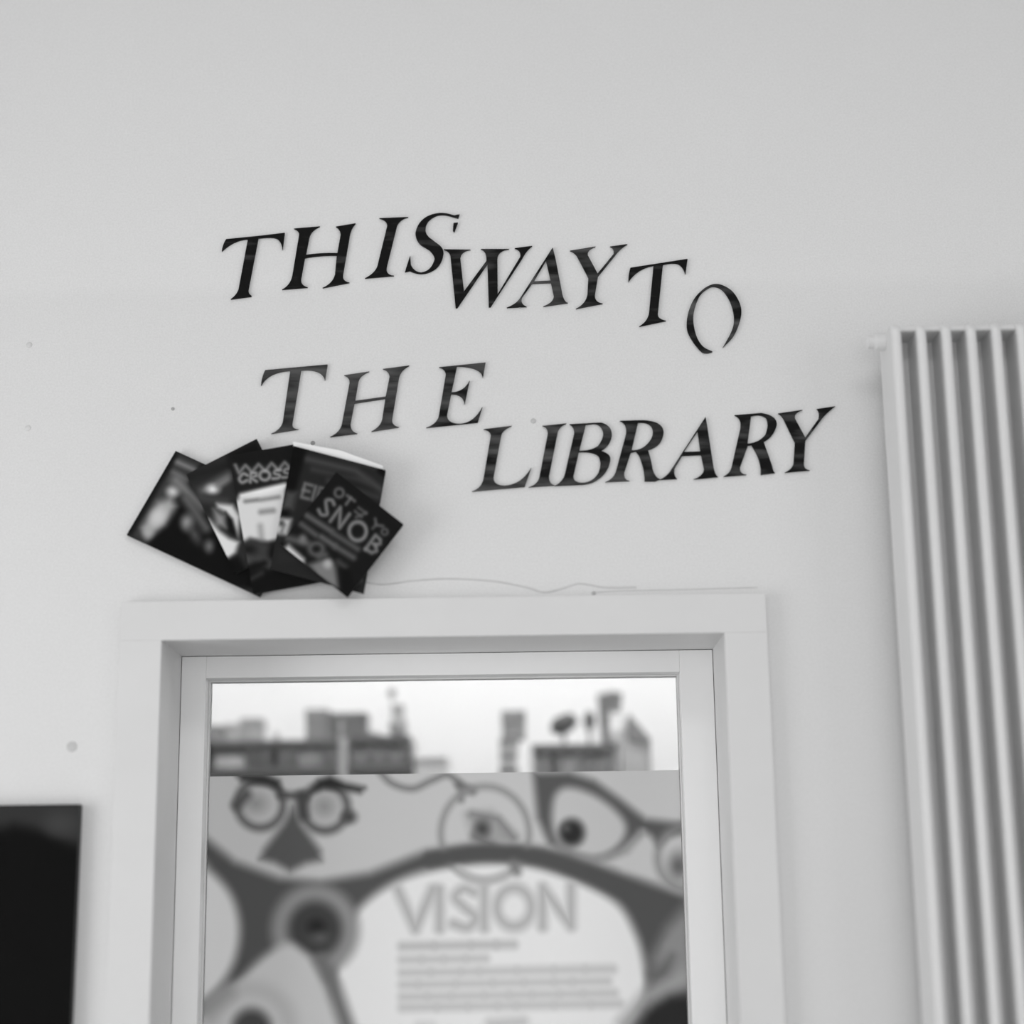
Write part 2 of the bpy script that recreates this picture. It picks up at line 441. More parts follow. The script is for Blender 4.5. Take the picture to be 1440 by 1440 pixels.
letter('THIS', 'M 130 332 L 350 310 L 470 298 L 722 268 L 700 440 Q 690 350 640 325 Q 600 305 455 322 L 355 840 Q 350 880 385 905 L 385 912 L 175 940 Q 235 900 255 840 L 350 330 Q 200 340 85 455 Q 95 380 130 332 Z', K1,
       'black serif letter T, first letter of the word THIS', 0.0)
letter('THIS', 'M 815 225 L 1078 203 Q 990 240 972 310 L 936 492 Q 1080 468 1256 474 L 1288 290 Q 1285 230 1240 205 L 1440 172 Q 1385 230 1375 330 L 1312 690 Q 1305 760 1378 772 L 1105 826 Q 1210 780 1232 690 L 1250 497 Q 1080 492 926 522 L 888 730 Q 880 800 955 820 L 695 842 Q 780 800 800 700 L 868 290 Q 870 245 815 225 Z', K1,
       'black serif letter H, second letter of the word THIS', 0.05)
letter('THIS', 'M 300 240 L 665 225 Q 560 250 525 330 L 395 850 Q 375 960 485 968 L 120 1000 Q 240 940 275 850 L 400 340 Q 400 260 300 240 Z', K2,
       'black serif letter I, third letter of the word THIS', 0.0)
letter('THIS', 'M 1315 190 L 1300 240 L 1180 207 Q 1100 186 1030 205 Q 880 260 885 390 Q 890 450 940 490 L 1060 580 Q 1120 630 1112 690 Q 1090 850 960 910 Q 880 950 800 940 Q 730 930 690 905 L 625 920 L 690 715 L 700 830 Q 740 920 830 928 Q 960 910 1000 760 Q 1000 700 930 640 L 830 580 Q 760 520 758 430 Q 780 290 900 220 Q 1040 150 1180 185 L 1250 205 Z M 1240 300 L 1295 295 L 1250 415 L 1232 395 Z', K2,
       'black serif letter S with a chipped upper tip, touching the W', 0.1)
letter('WAY', 'M 72 105 L 265 108 Q 195 115 192 170 L 218 410 L 380 190 Q 385 115 340 103 L 545 103 Q 465 110 460 170 L 462 430 L 625 160 Q 635 110 585 97 L 712 80 Q 670 110 640 170 L 410 522 L 398 522 L 388 210 L 170 528 L 158 528 L 120 150 Q 110 115 72 105 Z', K3,
       'black serif letter W, first letter of the word WAY', 0.05)
letter('WAY', 'M 860 92 L 880 170 L 930 430 Q 945 490 970 492 L 792 518 Q 870 490 868 440 L 848 347 L 710 352 L 640 450 Q 620 500 672 520 L 528 527 Q 600 500 630 450 Z M 812 185 L 845 331 L 722 337 Z', K3,
       'black serif letter A, middle letter of the word WAY', 0.3)
letter('WAY', 'M 985 115 L 1170 85 Q 1105 105 1115 150 L 1185 280 L 1300 140 Q 1310 95 1275 85 L 1400 68 Q 1350 95 1310 150 L 1188 300 L 1165 440 Q 1165 490 1222 497 L 1028 535 Q 1100 500 1112 430 L 1118 310 L 1040 160 Q 1020 125 985 115 Z', K3,
       'black serif letter Y, last letter of the word WAY', 0.3)
letter('TO', 'M 125 200 L 735 105 L 712 268 Q 690 190 640 160 Q 590 140 472 165 L 418 690 Q 410 745 505 765 L 220 825 Q 310 770 325 680 L 372 175 Q 190 210 105 350 Q 105 260 125 200 Z', K4,
       'black serif letter T, tilted, first letter of the word TO', 0.0)
letter('TO', 'M 1110 1050 S 1230 920 1300 740 1298 600 1220 460 1110 388 1010 375 900 430 800 540 740 690 730 850 790 980 880 1090 940 1110 1000 1095 L 1000 1092 S 900 1040 830 930 795 760 815 620 870 490 960 415 1030 402 1110 440 1190 560 1230 720 1210 860 1112 1048 Z', K4,
       'thin black letter O broken open at the bottom', 0.35)
letter('THE', 'M 75 85 L 440 52 L 425 145 Q 410 75 285 85 L 235 390 Q 225 430 270 432 L 110 458 Q 165 435 178 390 L 222 88 Q 90 95 50 175 Q 55 120 75 85 Z', K5,
       'patchy dark letter T above the fan of books, first letter of the word THE', 0.55)
letter('THE', 'M 538 115 L 685 93 Q 625 115 620 160 L 602 265 L 782 240 L 805 125 Q 800 85 765 78 L 920 58 Q 865 85 858 140 L 820 370 Q 815 410 860 420 L 698 445 Q 755 415 762 370 L 780 252 L 598 280 L 575 400 Q 575 445 615 457 L 455 477 Q 515 450 525 400 L 570 160 Q 570 125 538 115 Z', K5,
       'patchy dark letter H, middle letter of the word THE', 0.5)
letter('THE', 'M 1095 68 L 1368 40 L 1352 128 Q 1345 65 1200 62 L 1168 215 Q 1240 215 1275 145 L 1245 285 Q 1240 225 1166 225 L 1142 345 Q 1140 400 1220 400 Q 1300 395 1350 300 L 1322 392 L 1020 423 Q 1085 400 1095 350 L 1135 110 Q 1130 75 1095 68 Z', K5,
       'dark serif letter E, last letter of the word THE', 0.35)
letter('LIBRARY', 'M 160 150 L 412 120 Q 325 155 318 210 L 250 580 Q 245 655 350 658 Q 500 650 590 495 L 530 668 L 55 710 Q 145 680 160 590 L 225 210 Q 225 160 160 150 Z', K6,
       'dark serif letter L, first letter of the word LIBRARY', 0.5)
letter('LIBRARY', 'M 690 120 L 905 98 Q 835 125 825 190 L 750 570 Q 745 640 800 655 L 565 672 Q 650 650 665 570 L 738 190 Q 740 130 690 120 Z', K6,
       'dark serif letter I between L and B in the word LIBRARY', 0.35)
letter('LIBRARY', 'M 935 105 L 1215 90 Q 1320 115 1315 210 Q 1300 300 1215 345 Q 1310 370 1302 430 Q 1280 560 1150 625 Q 1090 650 1020 650 L 800 660 Q 880 620 895 540 L 975 190 Q 980 130 935 105 Z M 1080 108 L 1022 343 Q 1130 345 1190 300 Q 1245 230 1235 170 Q 1215 100 1150 102 Z M 1018 355 L 970 570 Q 965 630 1050 632 Q 1150 625 1195 540 Q 1225 460 1200 400 Q 1170 350 1018 355 Z', K6,
       'dark serif letter B in the word LIBRARY', 0.25)
letter('LIBRARY', 'M 195 240 L 480 232 Q 740 240 750 380 Q 740 560 550 610 Q 590 720 610 850 Q 640 960 710 980 L 640 1005 L 510 1005 Q 510 850 440 680 L 400 628 L 335 640 L 250 900 Q 245 990 320 1000 L 10 1015 Q 120 980 150 860 L 275 400 Q 290 270 195 240 Z M 425 262 L 345 612 Q 480 620 570 500 Q 640 400 600 320 Q 560 250 425 262 Z', K7,
       'dark serif letter R next to the B in the word LIBRARY', 0.3)
letter('LIBRARY', 'M 1280 190 L 1300 300 L 1380 820 Q 1400 930 1440 950 L 1130 980 Q 1250 940 1262 850 L 1225 672 L 985 682 L 890 840 Q 870 930 920 975 L 700 985 Q 800 940 850 850 Z M 1180 370 L 1215 628 L 1005 634 Z', K7,
       'dark serif letter A between the two Rs of the word LIBRARY', 0.25)
letter('LIBRARY', 'M 265 150 L 560 125 Q 745 150 740 260 Q 710 390 590 450 Q 640 580 690 730 Q 700 790 720 800 L 560 820 Q 570 690 500 560 L 455 485 L 415 490 L 325 740 Q 320 810 400 820 L 140 840 Q 220 800 235 720 L 330 300 Q 350 180 265 150 Z M 450 160 L 410 470 Q 540 460 610 370 Q 660 250 620 180 Q 560 130 450 160 Z', K8,
       'dark serif letter R between A and Y in the word LIBRARY', 0.2)
letter('LIBRARY', 'M 755 130 L 1030 90 Q 930 120 945 190 L 1060 400 L 1210 190 Q 1230 110 1190 80 L 1395 50 Q 1290 130 1240 200 L 1060 440 L 1045 690 Q 1040 760 1110 770 L 830 795 Q 910 760 930 690 L 945 460 L 830 220 Q 800 150 755 130 Z', K8,
       'dark serif letter Y, last letter of the word LIBRARY', 0.2)

# ------------------------------------------------------------------ fan of books fixed to the wall
PRINT = mat('cover_print_and_sheen', 60, 0.5, attr='print', spec=0.06)  # cover artwork, with gloss reflections on the covers painted in
PAGES = mat('book_pages', 205, 0.85, 0.05, 200)
CARD = mat('cover_card', 34, 0.45, 0.1, 60)
def paint_a(X, Y):
    a = Art(X, Y, 24, 4); a.k = 1.35
    a.poly([(247, 634), (178, 752), (205, 768), (285, 650)], 58, 6)
    a.line([(246, 640), (184, 748)], 8, 30, 4)
    a.poly([(200, 742), (222, 706), (240, 700), (248, 712), (232, 738), (208, 756)], 138, 7)
    a.ell(243, 691, 8, 7, 165, 5); a.ell(222, 727, 10, 13, 165, 6, 0.6); a.ell(208, 748, 7, 8, 140, 5)
    a.line([(250, 650), (272, 660)], 6, 112, 4); a.line([(244, 664), (262, 674)], 6, 90, 4)
    a.line([(248, 676), (284, 712)], 14, 105, 7); a.line([(262, 702), (290, 742)], 13, 84, 7)
    a.ell(263, 735, 8, 10, 125, 6); a.ell(274, 752, 6, 12, 72, 6, -0.5); a.ell(294, 768, 6, 8, 95, 5)
    a.line([(330, 832), (366, 834)], 9, 62, 6)
    return a.V
def paint_b(X, Y):
    a = Art(X, Y, 48, 4); a.k = 1.35
    a.poly([(362, 617), (320, 638), (326, 664), (372, 640)], 27, 6)
    a.line([(262, 672), (330, 652)], 16, 38, 8); a.line([(285, 690), (322, 668)], 10, 84, 6)
    a.ell(299, 688, 8, 6, 190, 5); a.line([(308, 682), (320, 674)], 7, 110, 5)
    a.line([(280, 700), (318, 705)], 8, 62, 5); a.line([(290, 716), (306, 722)], 8, 40, 5)
    a.poly([(282, 728), (294, 730), (309, 747), (322, 757), (336, 762), (331, 777), (318, 789), (310, 786)], 182, 4)
    a.poly([(305, 708), (327, 710), (338, 726), (334, 757), (326, 735), (317, 720), (306, 714)], 176, 4)
    a.poly([(317, 720), (327, 730), (332, 748), (334, 758), (322, 748), (316, 735)], 26, 3)
    a.poly([(300, 716), (316, 726), (318, 742), (304, 738)], 120, 5)
    a.poly([(306, 790), (335, 782), (352, 812), (330, 812)], 22, 5)
    return a.V
def paint_c(X, Y):
    a = Art(X, Y, 36, 3); a.k = 1.35
    a.poly([(322, 641), (420, 622), (416, 652), (330, 654)], 30, 4)
    zz = [(331, 654)]
    for i in range(9): zz.append((336 + i*9.2, (665 if i % 2 == 0 else 655) - i*0.7))
    a.line(zz, 3.6, 118, 2.6)
    # CROSS, the last letters under the next book
    def T(u, v): return (335 + u*0.99 + v*0.10, 680 - u*0.12 - v)
    a.curve([T(12, 10), T(6, 13), T(1, 7), T(5, 1), T(12, 3)], 3.6, 138, 2.4)
    a.line([T(17, 0), T(17, 13), T(24, 12), T(25, 8), T(17, 6), T(26, 0)], 3.4, 138, 2.4)
    a.ring(*T(37, 7), 7, 6.5, 3.6, 138, 2.4)
    a.curve([T(59, 12), T(52, 12), T(51, 8), T(58, 5), T(57, 1), T(49, 1)], 3.4, 138, 2.4)
    a.curve([T(73, 12), T(66, 12), T(65, 8), T(72, 5), T(71, 1), T(63, 1)], 3.4, 138, 2.4)
    a.poly([(322, 712), (337, 699), (365, 690), (402, 681), (402, 756), (376, 762), (352, 758), (337, 766), (330, 735)], 176, 4)
    a.line([(340, 697), (400, 683)], 6, 205, 4)
    a.line([(345, 705), (362, 703)], 5, 105, 3); a.line([(367, 703), (392, 699)], 5, 115, 3)
    a.line([(367, 720), (384, 718)], 7, 120, 3.5)
    a.line([(366, 740), (368, 758)], 6, 130, 5)
    a.poly([(337, 766), (352, 758), (380, 765), (420, 790), (400, 800), (350, 790)], 58, 6)
    a.ell(350, 773, 10, 7, 34, 5); a.ell(342, 788, 10, 8, 74, 6); a.ell(388, 778, 9, 12, 20, 6)
    a.ell(382, 795, 14, 5, 72, 5, 0.4); a.line([(350, 800), (372, 792)], 7, 22, 5)
    a.poly([(345, 805), (460, 796), (455, 825), (352, 838)], 24, 5); a.line([(352, 815), (368, 806)], 5, 52, 4)
    return a.V
def paint_d(X, Y):
    a = Art(X, Y, 40, 3); a.k = 1.35
    a.line([(430, 645), (500, 662), (538, 690)], 7, 66, 5); a.line([(440, 660), (520, 678)], 6, 58, 5); a.line([(462, 676), (533, 700)], 6, 62, 5)
    a.line([(452, 634), (538, 660)], 4, 58, 4)
    a.poly([(536, 655), (545, 664), (541, 672), (530, 662)], 18, 3)
    a.poly([(410, 622), (431, 632), (400, 745), (378, 745)], 21, 4)
    a.poly([(402, 690), (418, 692), (412, 716), (395, 716)], 66, 5)
    a.poly([(389, 727), (410, 730), (404, 753), (384, 750)], 160, 4); a.ell(396, 736, 3.5, 4, 60, 3); a.line([(400, 738), (396, 748)], 3, 90, 3)
    def T(u, v): return (424 + u + v*0.27, 699 + u*0.27 - v)
    a.line([T(10, 0), T(0, 0), T(0, 19), T(10, 19)], 3.6, 104, 2.6); a.line([T(0, 10), T(8, 10)], 3.4, 104, 2.6)
    a.line([T(15, 0), T(15, 19)], 3.6, 104, 2.6); a.line([T(21, 0), T(21, 19), T(28, 19)], 3.4, 100, 2.6)
    a.curve([(510, 800), (501, 799), (496, 808), (500, 818), (507, 816)], 4.5, 92, 3)
    a.poly([(395, 760), (430, 760), (430, 790), (390, 790)], 44, 5)
    return a.V
def paint_e(X, Y):
    a = Art(X, Y, 29, 3); a.k = 1.35
    ca, sa = math.cos(math.radians(36)), math.sin(math.radians(36))
    def T(cx, cy):
        return lambda u, v: (cx + u*ca + v*sa, cy + u*sa - v*ca)
    S = T(459, 714); a.curve([S(6, 10), S(0, 13), S(-6, 8), S(0, 0), S(6, -7), S(0, -12), S(-7, -9)], 4.4, 112, 2.6)
    N = T(478, 728); a.line([N(-8, -12), N(-8, 12), N(8, -12), N(8, 12)], 4.2, 112, 2.6)
    a.ring(503, 747, 12, 13, 4.6, 118, 2.6)
    B = T(526, 766); a.line([B(-6, -12), B(-6, 12), B(3, 11), B(6, 6), B(2, 1), B(-6, 0)], 4.2, 112, 2.6)
    a.line([B(2, 1), B(8, -5), B(4, -11), B(-6, -12)], 4.2, 112, 2.6)
    a.ring(477, 693, 6, 6, 3.4, 92, 2.6)
    q = T(491, 705); a.line([q(-7, 5), q(6, 5)], 3.2, 96, 2.4); a.line([q(-1, 5), q(-1, -6)], 3.2, 96, 2.4)
    q = T(507, 722); a.line([q(-7, 5), q(6, 5)], 3.0, 84, 2.4); a.line([q(6, 5), q(-2, -8)], 3.0, 84, 2.4); a.line([q(-8, -2), q(4, -3)], 3.0, 84, 2.4)
    q = T(529, 738); a.line([q(-6, 6), q(0, 0), q(9, 4)], 3.2, 90, 2.4); a.line([q(0, 0), q(-1, -7)], 3.0, 84, 2.4)
    a.ring(541, 748, 4, 4, 3, 84, 2.4)
    for p, r, v in (((432, 725), (466, 747), 84), ((470, 751), (503, 772), 76), ((424, 737), (444, 752), 78), ((452, 755), (470, 767), 86), ((473, 769), (497, 784), 80), ((476, 790), (486, 798), 60)):
        a.line([p, r], 7.5, v, 4)
    a.line([(405, 757), (432, 764)], 9, 80, 5); a.ring(445, 772, 9, 8, 5, 84, 4); a.ell(426, 758, 5, 6, 100, 4); a.line([(448, 782), (458, 780)], 6, 80, 4)
    a.poly([(398, 772), (406, 766), (428, 786), (428, 797), (418, 794), (402, 782)], 172, 4)
    a.poly([(434, 794), (450, 788), (464, 786), (472, 798), (476, 826), (466, 824), (446, 810)], 104, 5)
    a.ell(461, 793, 6, 6, 142, 4)
    a.poly([(480, 800), (492, 800), (500, 832), (480, 836)], 24, 4)
    return a.V
def book(TL, TR, BL, Yf, thick, paint, label, pages_up=None):
    BR = (TR[0]+BL[0]-TL[0], TR[1]+BL[1]-TL[1])
    base = P((BL[0]+BR[0])/2, (BL[1]+BR[1])/2, Yf+thick); base.y = Yf+thick
    r = empty('paperback_book', base)
    printed_sheet('front_cover', TL, TR, BL, Yf, 0.0009, 1.6, lambda X, Y: np.clip(paint(X, Y)*1.22 - 17, 9, 235), PRINT, r, base)
    a, b, c = P(*TL, Yf), P(*TR, Yf), P(*BL, Yf)
    U, V = b-a, c-a
    def quad(u0, u1, v0, v1): return [((a+U*s+V*t).x, (a+U*s+V*t).z) for s, t in ((u0, v0), (u1, v0), (u1, v1), (u0, v1))]
    prism('page_block', quad(0.012, 0.985, 0.012, 0.988), Yf+0.0009, Yf+thick-0.0009, PAGES, r, base)
    prism('back_cover', quad(0, 1, 0, 1), Yf+thick-0.0009, Yf+thick, CARD, r, base)
    prism('spine', quad(0, 0.012, 0, 1), Yf+0.0009, Yf+thick-0.0009, CARD, r, base)
    if pages_up:
        pts = [(P(x, y, Yf+thick*0.5).x, P(x, y, Yf+thick*0.5).z) for x, y in pages_up]
        prism('loose_leaf', pts, Yf+thick*0.42, Yf+thick*0.5, mat('loose_leaf_paper', 224, 0.8), r, base)
    return tag(r, label, 'book', 'books fanned out on the wall')
book((178, 752), (247, 634), (365, 839), -0.0095, 0.0085, paint_a, 'dark paperback lying on its side at the left end of the book fan')
book((262, 667), (361, 617), (331, 806), -0.0180, 0.0080, paint_b, 'dark paperback with a white V shape, second from the left in the fan')
book((322, 641), (418, 624), (356, 835), -0.0265, 0.0080, paint_c, 'paperback with a white arched panel and zigzag line in the middle of the fan')
book((413, 627), (542, 661), (380, 799), -0.0360, 0.0090, paint_d, 'dark paperback with white page edges showing on top, behind the SNOB book',
     pages_up=[(412, 621), (480, 634), (538, 655), (540, 664), (470, 660), (414, 640)])
book((473, 664), (567, 737), (394, 765), -0.0445, 0.0080, paint_e, 'dark paperback titled SNOB, front book at the right end of the fan')

# ------------------------------------------------------------------ poster on the glass
def paint_poster(X, Y):
    a = Art(X, Y, 187, 6); a.k = 2.1
    D = 74
    # ribbon of dark ground
    a.poly([(280, 1172), (330, 1212), (392, 1235), (450, 1240), (520, 1228), (600, 1197), (690, 1184), (765, 1193), (830, 1212), (885, 1231), (1000, 1272),
            (940, 1330), (915, 1440), (860, 1470), (560, 1470), (480, 1440), (430, 1380), (395, 1345), (300, 1412), (270, 1430)], D, 6)
    # text bubble and the white ellipse on the left
    a.poly([(498, 1478), (470, 1400), (482, 1318), (510, 1272), (560, 1238), (620, 1220), (690, 1213), (750, 1218), (815, 1240), (868, 1270), (893, 1310), (906, 1355), (908, 1400), (885, 1440), (820, 1500)], 219, 6, True)
    a.poly([(262, 1200), (296, 1224), (325, 1258), (337, 1300), (332, 1345), (312, 1384), (285, 1410), (255, 1420)], 205, 6, True)
    # right hand lower eye
    a.poly([(968, 1270), (938, 1305), (918, 1345), (912, 1400), (900, 1480), (1000, 1480), (1000, 1260)], 132, 8)
    a.poly([(915, 1370), (945, 1345), (940, 1372), (918, 1390)], 86, 8)
    a.poly([(890, 1460), (905, 1420), (940, 1398), (985, 1395), (985, 1480), (900, 1480)], 30, 8)
    a.line([(878, 1440), (912, 1400), (965, 1372)], 16, 150, 8)
    # eye in the middle left
    a.ell(443, 1307, 62, 64, 134, 6)
    a.ell(443, 1307, 37, 39, 56, 6); a.ell(445, 1303, 11, 10, 26, 5); a.ell(450, 1319, 10, 7, 84, 5)
    a.poly([(300, 1480), (312, 1420), (352, 1362), (398, 1328), (425, 1336), (452, 1366), (470, 1400), (488, 1480)], 190, 6, True)
    a.line([(452, 1352), (468, 1385), (490, 1450)], 20, 104, 6)
    a.ell(352, 1446, 66, 66, 172, 8); a.ell(352, 1446, 44, 44, 190, 8); a.ell(354, 1448, 27, 29, 62, 6)
    a.line([(292, 1420), (320, 1396)], 18, 140, 8)
    # joke glasses with brows and a nose
    a.ring(366, 1131, 32, 33, 9, 82, 4.5); a.ring(457, 1136, 31, 32, 10, 78, 4.5)
    a.ell(360, 1130, 14, 12, 135, 9); a.ell(456, 1134, 16, 15, 138, 9)
    a.line([(333, 1132), (346, 1118)], 12, 70, 5); a.ell(491, 1149, 9, 8, 62, 4.5)
    a.line([(395, 1118), (430, 1120)], 8, 62, 4.5); a.line([(424, 1120), (426, 1146)], 14, 62, 5)
    a.poly([(412, 1134), (424, 1160), (450, 1196), (451, 1210), (430, 1214), (408, 1225), (386, 1213), (366, 1208), (372, 1194), (398, 1160)], 80, 5)
    a.poly([(332, 1088), (372, 1090), (392, 1098), (394, 1110), (378, 1104), (340, 1098)], 34, 4.5)
    a.poly([(438, 1114), (448, 1098), (464, 1092), (485, 1102), (512, 1108), (506, 1114), (480, 1110), (455, 1108)], 28, 4.5)
    # round spectacles on a cord
    a.curve([(535, 1086), (552, 1102), (580, 1109), (606, 1098), (630, 1090), (648, 1106), (648, 1124)], 7, 110, 4)
    a.line([(646, 1104), (664, 1112)], 10, 104, 4)
    a.ring(682, 1172, 62, 66, 7, 132, 4)
    a.poly([(656, 1146), (690, 1142), (726, 1176), (712, 1190), (668, 1186)], 150, 7)
    a.line([(664, 1145), (700, 1152), (722, 1178)], 7, 116, 5); a.ell(678, 1166, 10, 11, 66, 5); a.line([(668, 1176), (690, 1188)], 9, 104, 5)
    # winged spectacles
    a.poly([(750, 1087), (800, 1086), (836, 1098), (872, 1124), (908, 1152), (960, 1158), (975, 1168), (940, 1176), (925, 1190), (916, 1176), (905, 1168), (893, 1180), (872, 1202), (840, 1210), (800, 1204), (772, 1186), (756, 1150)], 80, 5)
    a.poly([(776, 1140), (782, 1116), (800, 1107), (832, 1116), (862, 1136), (880, 1160), (874, 1184), (848, 1204), (818, 1202), (790, 1190), (778, 1168)], 184, 5, True)
    a.poly([(866, 1206), (896, 1184), (912, 1190), (922, 1215), (915, 1228), (880, 1222)], 187, 6)
    a.line([(845, 1206), (880, 1196), (900, 1172)], 7, 140, 5)
    a.ell(804, 1171, 17, 18, 34, 5); a.ell(797, 1165, 4, 4, 84, 4)
    a.ring(965, 1206, 40, 44, 8, 128, 5); a.ell(954, 1218, 12, 16, 92, 7)
    # the ribbon runs over the spectacles
    a.line(spline([(606, 1209), (650, 1202), (690, 1199), (760, 1206), (822, 1227), (870, 1249)], 5), 20, D, 4)
    a.line([(722, 1214), (727, 1226)], 9, 110, 5); a.curve([(645, 1222), (662, 1234), (684, 1238), (710, 1230)], 6, 178, 5)
    # lettering
    tv = 164
    def T(u, v): return (560 + u, 1307 - v - u*0.02)
    L = lambda pts: a.line([T(*p) for p in pts], 12, tv, 5)
    L([(0, 55), (24, 0), (48, 55)]); L([(58, 0), (58, 55)])
    a.curve([T(*p) for p in ((106, 50), (92, 55), (80, 44), (92, 30), (108, 15), (98, 1), (78, 6))], 12, tv, 5)
    L([(121, 0), (121, 55)])
    a.ring(*T(163, 28), 24, 27, 12, tv, 5)
    L([(203, 0), (203, 55), (243, 0), (243, 55)])
    for k, (y, x1) in enumerate(((1331, 722), (1350, 698), (1368, 874), (1385, 858), (1402, 868), (1417, 872))):
        x = 566
        while x < x1 - 8:
            wl = 16 + (x*7 + k*13) % 31
            e = min(x + wl, x1)
            a.line([(x, y - (x-566)*0.018), (e, y - (e-566)*0.018)], 11 if k else 11, 182 if k else 174, 4.5)
            x = e + 8
    a.line([(690, 1440), (735, 1437)], 12, 178, 6); a.line([(590, 1443), (606, 1443)], 8, 190, 6)
    return a.V
PY = GY - 0.0006
p_tl = (291.5, 1089.5); p_tr = (957.0, 1085.5)
A0, B0 = P(*p_tl, PY), P(*p_tr, PY)
# true rectangle: level top edge, plumb sides
px0, px1, pz1, pz0 = gx0+0.001, gx1-0.001, (A0.z+B0.z)/2, 1.22
Rm = np.array(cam_m.to_3x3())
def pix(p):
    L = (np.array(p) - np.array(CAM_LOC)) @ Rm
    return (720 + F_PX*L[0]/(-L[2]), 720 - F_PX*L[1]/(-L[2]))
PPRINT = mat('poster_print', 180, 0.5, attr='print', spec=0.2)
poster = printed_sheet('poster', pix((px0, PY, pz1)), pix((px1, PY, pz1)), pix((px0, PY, pz0)), PY, 0.0004, 2.4, paint_poster, PPRINT, None, (0, 0, 0), gain=0.98)
tag(poster, 'grey poster of eyes and spectacles titled VISION on the door glass', 'poster')

# ------------------------------------------------------------------ black board at the lower left
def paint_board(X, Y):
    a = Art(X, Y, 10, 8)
    a.poly([(-300, 1100), (130, 1100), (130, 1192), (100, 1186), (60, 1168), (20, 1160), (-20, 1172), (-300, 1180)], 46, 14)  # paler grey band along the top of the board
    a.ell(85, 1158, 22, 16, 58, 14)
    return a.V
br = P(111.5, 1131, -0.02)
bx1, bz1 = br.x, br.z
bx0, bz0 = bx1-0.62, bz1-0.85
brd = empty('chalkboard', ((bx0+bx1)/2, 0, bz0))
o = brd.location
boxes('backing_board', [(bx0, bx1, -0.0185, -0.001, bz0, bz1)], mat('black_board_edge', 26, 0.6, 0.1, 30), brd, 0, o)
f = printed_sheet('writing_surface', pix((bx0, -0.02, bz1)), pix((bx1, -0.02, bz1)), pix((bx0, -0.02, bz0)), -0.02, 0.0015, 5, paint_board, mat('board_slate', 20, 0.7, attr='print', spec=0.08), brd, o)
tag(brd, 'black board with a paler grey top on the wall beside the door', 'board')

# ------------------------------------------------------------------ radiator on the right
RAD = mat('radiator_enamel', 199, 0.35, 0.01, 10)
RF, RB = -0.145, -0.045              # front and back of the columns
rx = P(1272, 520, RF).x              # right side of the first column's front
rz1 = P(1340, 452, RF).z
cw, pitch = 0.0150, 0.0378
rz0 = 0.75
rad = empty('radiator', (rx + 0.2, 0, rz0))
o = rad.location
def column(xc):
    """one flat tube with rounded nose, back and top"""
    bm = bmesh.new()
    prof = []
    n = 6; r = cw/2
    for k in range(n+1):
        a_ = math.pi + math.pi*k/n; prof.append((r*math.cos(a_), RF + r + r*math.sin(a_)*0.8))
    for k in range(n+1):
        a_ = math.pi*k/n; prof.append((r*math.cos(a_), RB - r + r*math.sin(a_)*0.8))
    rows = [(rz0, 1.0), (rz1-0.022, 1.0), (rz1-0.010, 0.97), (rz1-0.004, 0.9), (rz1, 0.78)]
    ym = (RF+RB)/2; rings = []
    for z, s in rows:
        rings.append([bm.verts.new((xc + x*(0.6+0.4*s) - o.x, ym + (y-ym)*s - o.y, z - o.z)) for x, y in prof])
    N = len(prof)
    for i in range(len(rings)-1):
        for k in range(N): bm.faces.new((rings[i][k], rings[i][(k+1) % N], rings[i+1][(k+1) % N], rings[i+1][k]))
    bm.faces.new(rings[0][::-1]); bm.faces.new(rings[-1])
    bmesh.ops.recalc_face_normals(bm, faces=bm.faces)
    me = bpy.data.meshes.new('column'); bm.to_mesh(me); bm.free()
    return link('column', me, RAD, rad)
NC = 11
xs = [rx - cw/2 + k*pitch for k in range(NC)]
for x in xs: column(x)
boxes('web_panel', [(xs[0], xs[-1], -0.076, -0.070, rz0+0.02, rz1-0.006)], RAD, rad, 0, o)
boxes('header_rail', [(xs[0], xs[-1], -0.132, -0.05, rz1-0.010, rz1-0.001)], RAD, rad, 0.003, o)
boxes('header_rail', [(xs[0], xs[-1], -0.100, -0.062, rz0+0.02, rz0+0.05)], RAD, rad, 0.004, o)
for z in (rz1-0.12, rz0+0.15):
    for x in (xs[1], xs[-2]):
        boxes('wall_bracket', [(x-0.012, x+0.012, -0.07, 0.0, z-0.02, z+0.02)], RAD, rad, 0.002, o)
kz = P(1226, 481, -0.09).z
kx = xs[0]-cw/2
v = lathe('air_vent', [(0.014, 0.006), (0.014, -0.014), (0.0105, -0.0165), (0.0105, -0.026), (0.006, -0.029)], RAD, rad, Vector((kx, -0.09, kz)) - o, 'X', 16)
tag(rad, 'tall white column radiator on the wall right of the door', 'radiator')

# ------------------------------------------------------------------ library shelves beyond the glass
def lp(x, y, Y): q = P(x, y, Y); return q.x, q.z
def lbox(name, x0, y0, x1, y1, Y0, Y1, m, parent=None, bev=0.0015, origin=(0, 0, 0)):
    a, b = P((x0+x1)/2, y0, Y0), P((x0+x1)/2, y1, Y0)
    l, r = P(x0, (y0+y1)/2, Y0), P(x1, (y0+y1)/2, Y0)
    return boxes(name, [(l.x, r.x, Y0, Y1, b.z, a.z)], m, parent, bev, origin)
SHELF = mat('shelf_wood', 66, 0.5, 0.15, 25)
SHL = mat('shelf_paint', 150, 0.5, 0.03, 25)
Y0, Y1 = 0.85, 1.03
zt = P(430, 1040, Y0).z             # top of the left shelf
zb = P(430, 1087, Y0).z
def grey(v): return mat('carton_%d' % v, v*0.84, 0.6, 0.12, 40)
